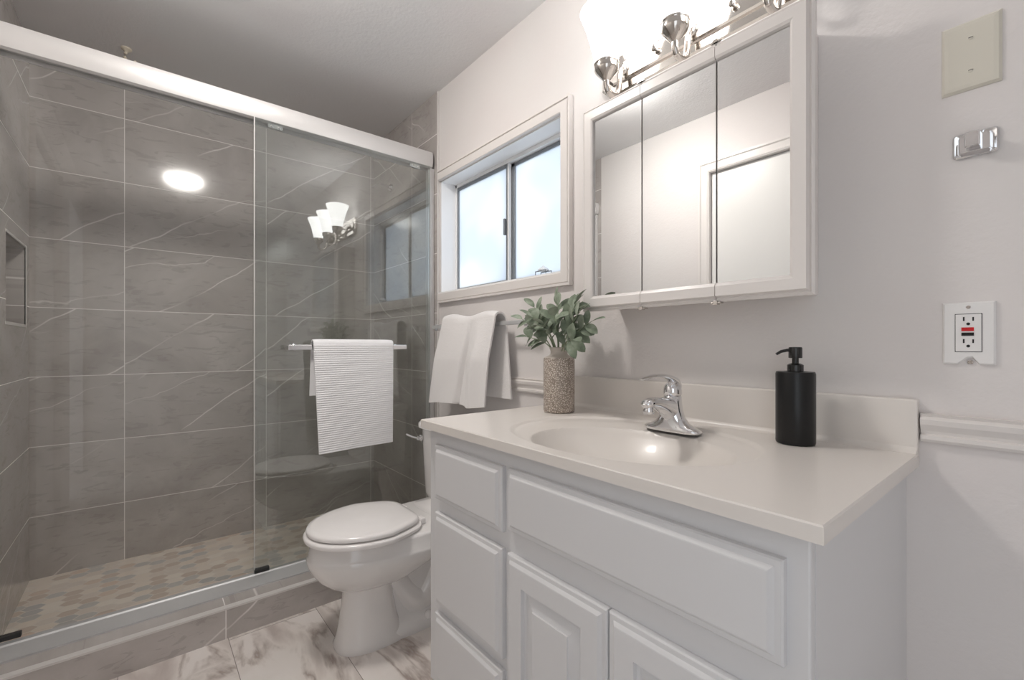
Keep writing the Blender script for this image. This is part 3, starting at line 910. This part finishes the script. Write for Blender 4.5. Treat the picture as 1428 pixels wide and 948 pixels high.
# tips given as (dx, dy, dz) from the vase mouth
TIPS = [(-0.140, -0.035, 0.095), (-0.120, 0.015, 0.112), (-0.085, -0.03, 0.132), (-0.035, 0.03, 0.138), (0.010, -0.02, 0.140), (0.035, 0.035, 0.110),
        (0.105, -0.030, 0.138), (0.130, -0.045, 0.105), (0.150, -0.020, 0.075), (0.115, -0.055, 0.025), (-0.105, -0.045, 0.035), (0.0, -0.07, 0.07), (0.075, -0.010, 0.125),
        (0.045, -0.065, 0.095), (-0.055, -0.060, 0.095), (0.030, 0.060, 0.060)]
rnd = random.Random(11)
for dx, dy, dz in TIPS:
    tip = Vector((vc[0] + dx, vc[1] + dy, ZT + 0.205 + dz))
    base = root + Vector((dx * 0.08, dy * 0.08, 0.0))
    mid1 = Vector((vc[0] + dx * 0.14, vc[1] + dy * 0.14, ZT + 0.225))
    mid2 = Vector((vc[0] + dx * 0.62, vc[1] + dy * 0.62, ZT + 0.205 + dz * 0.72))
    pts = bez(base, mid1, mid2, tip, 16)
    bm = bmesh.new(); tube(bm, pts, [0.0021 - 0.0009 * i / 16 for i in range(17)], 8)
    s_ = obj('stem', bm, 'stem', gb, smooth=80)
    bm = bmesh.new()
    P_ = [Vector(p) for p in pts]
    leaf(bm, P_[-1], (P_[-1] - P_[-3]) + Vector((0, 0, -0.002)), Vector((0, -0.4, 1)), rnd.uniform(0.046, 0.056), rnd.uniform(0.026, 0.032))
    side = 0
    for idx in (14, 12, 10, 8):
        d = (P_[idx] - P_[idx - 1]).normalized()
        perp = d.cross(Vector((0.3, -1, 0.2))).normalized()
        for sgn in (-1, 1):
            if rnd.random() < 0.18: continue
            a_ = rnd.uniform(0.6, 1.1)
            tw_ = rnd.uniform(-0.8, 0.8)
            dd = d * math.cos(a_) + (perp * sgn * math.cos(tw_) + d.cross(perp) * math.sin(tw_)) * math.sin(a_)
            tip_p = P_[idx] + dd * 0.05
            if tip_p.y > YR - 0.02: dd.y = -abs(dd.y)
            leaf(bm, P_[idx], dd, Vector((rnd.uniform(-.5, .5), -0.7, 0.8)), rnd.uniform(0.042, 0.058), rnd.uniform(0.026, 0.034), rnd.uniform(0.0, 0.3), rnd.uniform(0.1, 0.35))
    obj('foliage', bm, 'leaf', s_, smooth=60)

# ------------------------------------------------------------------ medicine cabinet
MX0, MX1, MZ0, MZ1 = -0.940, -0.318, H + 0.103, H + 0.718
YM = 1.045
mc = thing('medicine_cabinet', ((MX0 + MX1) / 2, YR, MZ0), 'white framed three-door mirrored medicine cabinet above the sink', 'cabinet')
obj('cabinet_box', B((MX0 + 0.034, MX1 - 0.034, YM + 0.022, YR, MZ0 + 0.012, MZ1 - 0.012)), 'trim', mc, bevel=0.002)
seams = [MX0, -0.7275, -0.5205, MX1]
FW = 0.045
for i in range(3):
    x0, x1 = seams[i] + (0.0008 if i else 0), seams[i + 1] - (0.0008 if i < 2 else 0)
    bm = bmesh.new()
    # top and bottom rails with moulded outer edge
    for (za, zb, sg) in ((MZ0, MZ0 + FW, 1), (MZ1, MZ1 - FW, -1)):
        prof = [(0, 0.022), (0, 0.010), (0.005, 0.006), (0.009, 0.009), (0.013, 0.0), (0.036, 0.0), (0.042, 0.003), (FW, 0.008), (FW, 0.022)]
        rings = []
        for xx, isend in ((x0, i == 0), (x1, i == 2)):
            rings.append([((xx if not isend else xx + (h if xx == x0 else -h)), YM + d, za + sg * h) for h, d in prof])
        loft(bm, rings)
    if i in (0, 2):
        sx, sg = (MX0, 1) if i == 0 else (MX1, -1)
        prof = [(0, 0.022), (0, 0.010), (0.005, 0.006), (0.009, 0.009), (0.013, 0.0), (0.038, 0.0), (0.043, 0.003), (FW, 0.008), (FW, 0.022)]
        loft(bm, [[(sx + sg * h, YM + d, MZ0 + h) for h, d in prof], [(sx + sg * h, YM + d, MZ1 - h) for h, d in prof]])
    box(bm, x0 + 0.002, x1 - 0.002, YM + 0.0145, YM + 0.0225, MZ0 + 0.01, MZ1 - 0.01)
    f = obj('door', bm, 'trim', mc)
    mx0 = x0 + (FW - 0.001 if i == 0 else 0.0012)
    mx1 = x1 - (FW - 0.001 if i == 2 else 0.0012)
    obj('mirror', B((mx0, mx1, YM + 0.010, YM + 0.014, MZ0 + FW - 0.001, MZ1 - FW + 0.001)), 'mirror', f)
for x in seams[1:3]:
    for z in (MZ0 - 0.004, MZ1 + 0.0005):
        obj('pivot_clip', B((x - 0.014, x + 0.010, YM + 0.006, YM + 0.024, z, z + 0.0035), (x - 0.007, x + 0.004, YM + 0.004, YM + 0.018, z - 0.003 if z < MZ1 else z, z + 0.0065)), 'nickel', mc, bevel=0.001)

# ------------------------------------------------------------------ vanity light
LXS = [-0.868, -0.643, -0.418]
LY = 1.078
vl = thing('vanity_light', (-0.643, YR, H + 0.86), 'polished three-arm wall light with frosted bell shades above the mirrored cabinet', 'wall light')
def plate_ring(x0, x1, z0, z1, c_, y):
    return [(x0 + c_, y, z0), (x1 - c_, y, z0), (x1, y, z0 + c_), (x1, y, z1 - c_), (x1 - c_, y, z1), (x0 + c_, y, z1), (x0, y, z1 - c_), (x0, y, z0 + c_)]
bm = bmesh.new()
px0, px1, pz0, pz1 = -0.965, -0.321, H + 0.800, H + 0.922
loft(bm, [plate_ring(px0, px1, pz0, pz1, .035, YR), plate_ring(px0, px1, pz0, pz1, .035, YR - .012), plate_ring(px0 + .006, px1 - .006, pz0 + .006, pz1 - .006, .033, YR - .018),
          plate_ring(px0 + .028, px1 - .028, pz0 + .028, pz1 - .028, .024, YR - .018), plate_ring(px0 + .030, px1 - .030, pz0 + .030, pz1 - .030, .023, YR - .024),
          plate_ring(px0 + .036, px1 - .036, pz0 + .036, pz1 - .036, .020, YR - .026)])
obj('backplate', bm, 'nickel', vl)
for x in (-0.755, -0.531):
    bm = bmesh.new(); lathe(bm, (x, YR - .026, H + 0.866), [(.005, 0), (.005, -.006), (.009, -.009), (.009, -.016), (.004, -.020)], 18, 'y')
    obj('finial_screw', bm, 'nickel', vl, smooth=40)
for x in LXS:
    bm = bmesh.new()
    lathe(bm, (x, YR - .026, H + 0.862), [(.017, 0), (.017, -.005), (.011, -.009)], 24, 'y')
    p = bez((x, YR - .028, H + .862), (x, YR - .055, H + .862), (x, YR - .040, H + .775), (x, YR - .070, H + .765), 10) + bez((x, YR - .070, H + .765), (x, YR - .095, H + .757), (x, LY, H + .758), (x, LY, H + .794), 8)[1:]
    tube(bm, p, 0.0088, 16, up=Vector((1, 0, 0)))
    arm = obj('arm', bm, 'nickel', vl, smooth=60)
    bm = bmesh.new(); lathe(bm, (x, LY, H + .790), [(.004, 0), (.010, .004), (.030, .027), (.0345, .033), (.0355, .037), (.0355, .049), (.0370, .051), (.0370, .055), (.030, .056)], 40)
    obj('socket_cup', bm, 'nickel', arm, smooth=30)
    bm = bmesh.new()
    lathe(bm, (x, LY, H + .843), [(.030, 0), (.034, .006), (.041, .035), (.049, .070), (.059, .105), (.070, .135), (.078, .155), (.0765, .157), (.067, .135), (.056, .105), (.046, .070), (.038, .035), (.030, .008)], 48, cap1=False)
    obj('shade', bm, 'shade', arm, smooth=60)
    bm = bmesh.new(); lathe(bm, (x, LY, H + .850), [(.012, 0), (.014, .02), (.026, .045), (.030, .065), (.026, .085), (.012, .097), (.003, .100)], 24)
    obj('bulb', bm, 'bulb', arm, smooth=60)

# ------------------------------------------------------------------ ceiling lamp (seen in the tile and glass reflections)
LC = (-1.42, 0.25, ZC)
cl = thing('ceiling_lamp', LC, 'warm glowing dome lamp on the ceiling, seen mirrored in the shower tiles', 'ceiling light')
bm = bmesh.new(); lathe(bm, LC, [(.128, 0), (.128, -.012), (.122, -.017), (.08, -.017)], 48)
obj('base', bm, 'nickel', cl, smooth=40)
bm = bmesh.new(); lathe(bm, (LC[0], LC[1], ZC - .018), [(.118, 0), (.117, -.010), (.106, -.030), (.084, -.046), (.050, -.057), (.016, -.061), (.004, -.061)], 48)
obj('dome', bm, 'dome', cl, smooth=60)

# ------------------------------------------------------------------ small wall fittings
bp = thing('blank_plate', (-0.1075, YR, H + 0.538), 'large blank almond wall plate with two screws, high on the wall', 'wall plate')
obj('plate', panel_y(-0.147, -0.068, H + 0.474, H + 0.602, YR, [(0, 0), (0, .002), (.004, .006), (.010, .0068)]), 'almond', bp)
for z in (0.508, 0.568):
    bm = bmesh.new(); lathe(bm, (-0.1075, YR - .0066, H + z), [(.0038, 0), (.0038, -.0008), (.002, -.0016)], 16, 'y')
    sc_ = obj('screw', bm, 'almond', bp, smooth=40)
    bm = B((-0.1105, -0.1045, YR - .0085, YR - .0080, H + z - .0005, H + z + .0005))
    obj('screw_slot', bm, 'slot', sc_)

rh = thing('robe_hook', (-0.1015, YR, H + 0.371), 'small polished chrome bracket on the wall below the blank plate', 'wall bracket')
bm = bmesh.new()
def rrect(x0, x1, z0, z1, r, y, n=5):
    out = []
    for cx, cz, a0 in ((x1 - r, z0 + r, -PI / 2), (x1 - r, z1 - r, 0), (x0 + r, z1 - r, PI / 2), (x0 + r, z0 + r, PI)):
        for k in range(n + 1):
            a = a0 + PI / 2 * k / n
            out.append((cx + r * math.cos(a), y, cz + r * math.sin(a)))
    return out
hx0, hx1, hz0, hz1 = -0.131, -0.0725, H + .349, H + .394
loft(bm, [rrect(hx0, hx1, hz0, hz1, .005, YR), rrect(hx0, hx1, hz0, hz1, .005, YR - .004), rrect(hx0 + .002, hx1 - .002, hz0 + .002, hz1 - .002, .004, YR - .006),
          rrect(hx0 + .007, hx1 - .007, hz0 + .006, hz1 - .006, .003, YR - .0045), rrect(hx0 + .010, hx1 - .010, hz0 + .008, hz1 - .008, .003, YR - .012)])
obj('plate', bm, 'chrome', rh, smooth=30)
bm = bmesh.new()
loft(bm, [rrect(-0.113, -0.092, H + .357, H + .386, .002, YR - .011), rrect(-0.112, -0.093, H + .359, H + .385, .002, YR - .030), rrect(-0.1135, -0.0935, H + .358, H + .386, .002, YR - .034), rrect(-0.1115, -0.0955, H + .360, H + .384, .002, YR - .037)])
obj('peg', bm, 'chrome', rh, smooth=30)

go = thing('outlet', (-0.110, YR, H + 0.022), 'white wall outlet with red and black test buttons and a broken plate edge', 'outlet')
ox0, ox1, oz0, oz1 = -0.1455, -0.0755, H - .036, H + .080
notch = [(-0.125, oz0), (-0.112, oz0 + .012), (-0.105, oz0 + .013), (-0.0965, oz0)]
def outline(i, y):
    return [(ox0 + i, y, oz0 + i)] + [(a, y, b + i) for a, b in notch] + [(ox1 - i, y, oz0 + i), (ox1 - i, y, oz1 - i), (ox0 + i, y, oz1 - i)]
bm = bmesh.new(); loft(bm, [outline(0, YR), outline(0, YR - .003), outline(.003, YR - .0065)])
obj('cover_plate', bm, 'outlet', go)
bm = bmesh.new(); lathe(bm, (-0.108, YR - .0002, oz0 + .005), [(.004, 0), (.004, -.003), (.002, -.004)], 12, 'y')
obj('bare_screw', bm, 'nickel', go)
rc = obj('receptacle', B((-0.1275, -0.0935, YR - .0085, YR - .006, H - .0115, H + .0575)), 'outlet', go, bevel=0.0008)
obj('receptacle_gap', B((-0.1285, -0.0925, YR - .0068, YR - .0064, H - .0125, H + .0585)), 'slot', go)
obj('reset_button', B((-0.1195, -0.1030, YR - .0098, YR - .0085, H + .0262, H + .0330)), 'red', rc, bevel=0.0004)
obj('test_button', B((-0.1195, -0.1030, YR - .0098, YR - .0085, H + .0175, H + .0235)), 'gloss_black', rc, bevel=0.0004)
for dz in (0.0450, 0.0040):
    obj('slot', B((-0.1175, -0.1153, YR - .0089, YR - .0084, H + dz, H + dz + .0075)), 'slot', rc)
    obj('slot', B((-0.1052, -0.1030, YR - .0089, YR - .0084, H + dz, H + dz + .0070)), 'slot', rc)
    bm = bmesh.new(); lathe(bm, (-0.1105, YR - .0084, H + dz - .0055), [(.0026, 0), (.0026, -.0005)], 14, 'y')
    obj('ground_hole', bm, 'slot', rc)
bm = bmesh.new(); lathe(bm, (-0.1105, YR - .0064, H + .0705), [(.0030, 0), (.0030, -.0008)], 14, 'y')
obj('screw', bm, 'nickel', go)

# cream swivel hook on the shower ceiling
hk = thing('ceiling_hook', (-2.63, -0.055, ZC), 'small cream hook screwed to the ceiling above the shower', 'hook')
bm = bmesh.new(); lathe(bm, (-2.63, -0.055, ZC), [(.020, 0), (.019, -.006), (.010, -.012), (.007, -.016)], 20)
obj('hook_base', bm, 'beige', hk, smooth=40)
bm = bmesh.new(); tube(bm, bez((-2.63, -0.055, ZC - .014), (-2.63, -0.075, ZC - .060), (-2.63, -0.035, ZC - .070), (-2.63, -0.022, ZC - .045), 10), .006, 10)
obj('hook_arm', bm, 'beige', hk, smooth=60)

# shower arm stub on the tiled wall, seen through the glass
sa = thing('shower_arm', (-2.62, YR - 0.008, H + 0.98), 'short chrome shower arm high on the tiled wall behind the glass', 'shower arm')
bm = bmesh.new(); lathe(bm, (-2.62, YR - .0085, H + .97), [(.024, 0), (.022, -.006), (.010, -.010)], 24, 'y')
obj('flange', bm, 'chrome', sa, smooth=40)
bm = bmesh.new(); tube(bm, [(-2.62, YR - .012, H + .97), (-2.62, YR - .06, H + .975), (-2.62, YR - .10, H + .965), (-2.62, YR - .125, H + .945)], .0085, 14, up=Vector((1, 0, 0)))
obj('pipe', bm, 'chrome', sa, smooth=60)

# little wire dish on the window sill
wd = thing('sill_dish', (-1.30, 1.225, WZ0 + 0.006), 'tiny dark wire holder with a clear knob on the window sill', 'holder')
bm = bmesh.new()
z0 = WZ0 + 0.006
tube(bm, [(-1.335, 1.215, z0 + .001), (-1.335, 1.215, z0 + .022), (-1.275, 1.215, z0 + .022), (-1.275, 1.215, z0 + .001)], .0022, 8)
tube(bm, [(-1.335, 1.245, z0 + .001), (-1.335, 1.245, z0 + .022), (-1.275, 1.245, z0 + .022), (-1.275, 1.245, z0 + .001)], .0022, 8)
obj('wire_frame', bm, 'alu_dark', wd, smooth=60)
bm = bmesh.new(); lathe(bm, (-1.305, 1.230, z0 + .0235), [(.022, 0), (.024, .004), (.015, .012), (.006, .017), (.003, .022)], 12)
obj('knob', bm, 'crystal', wd)
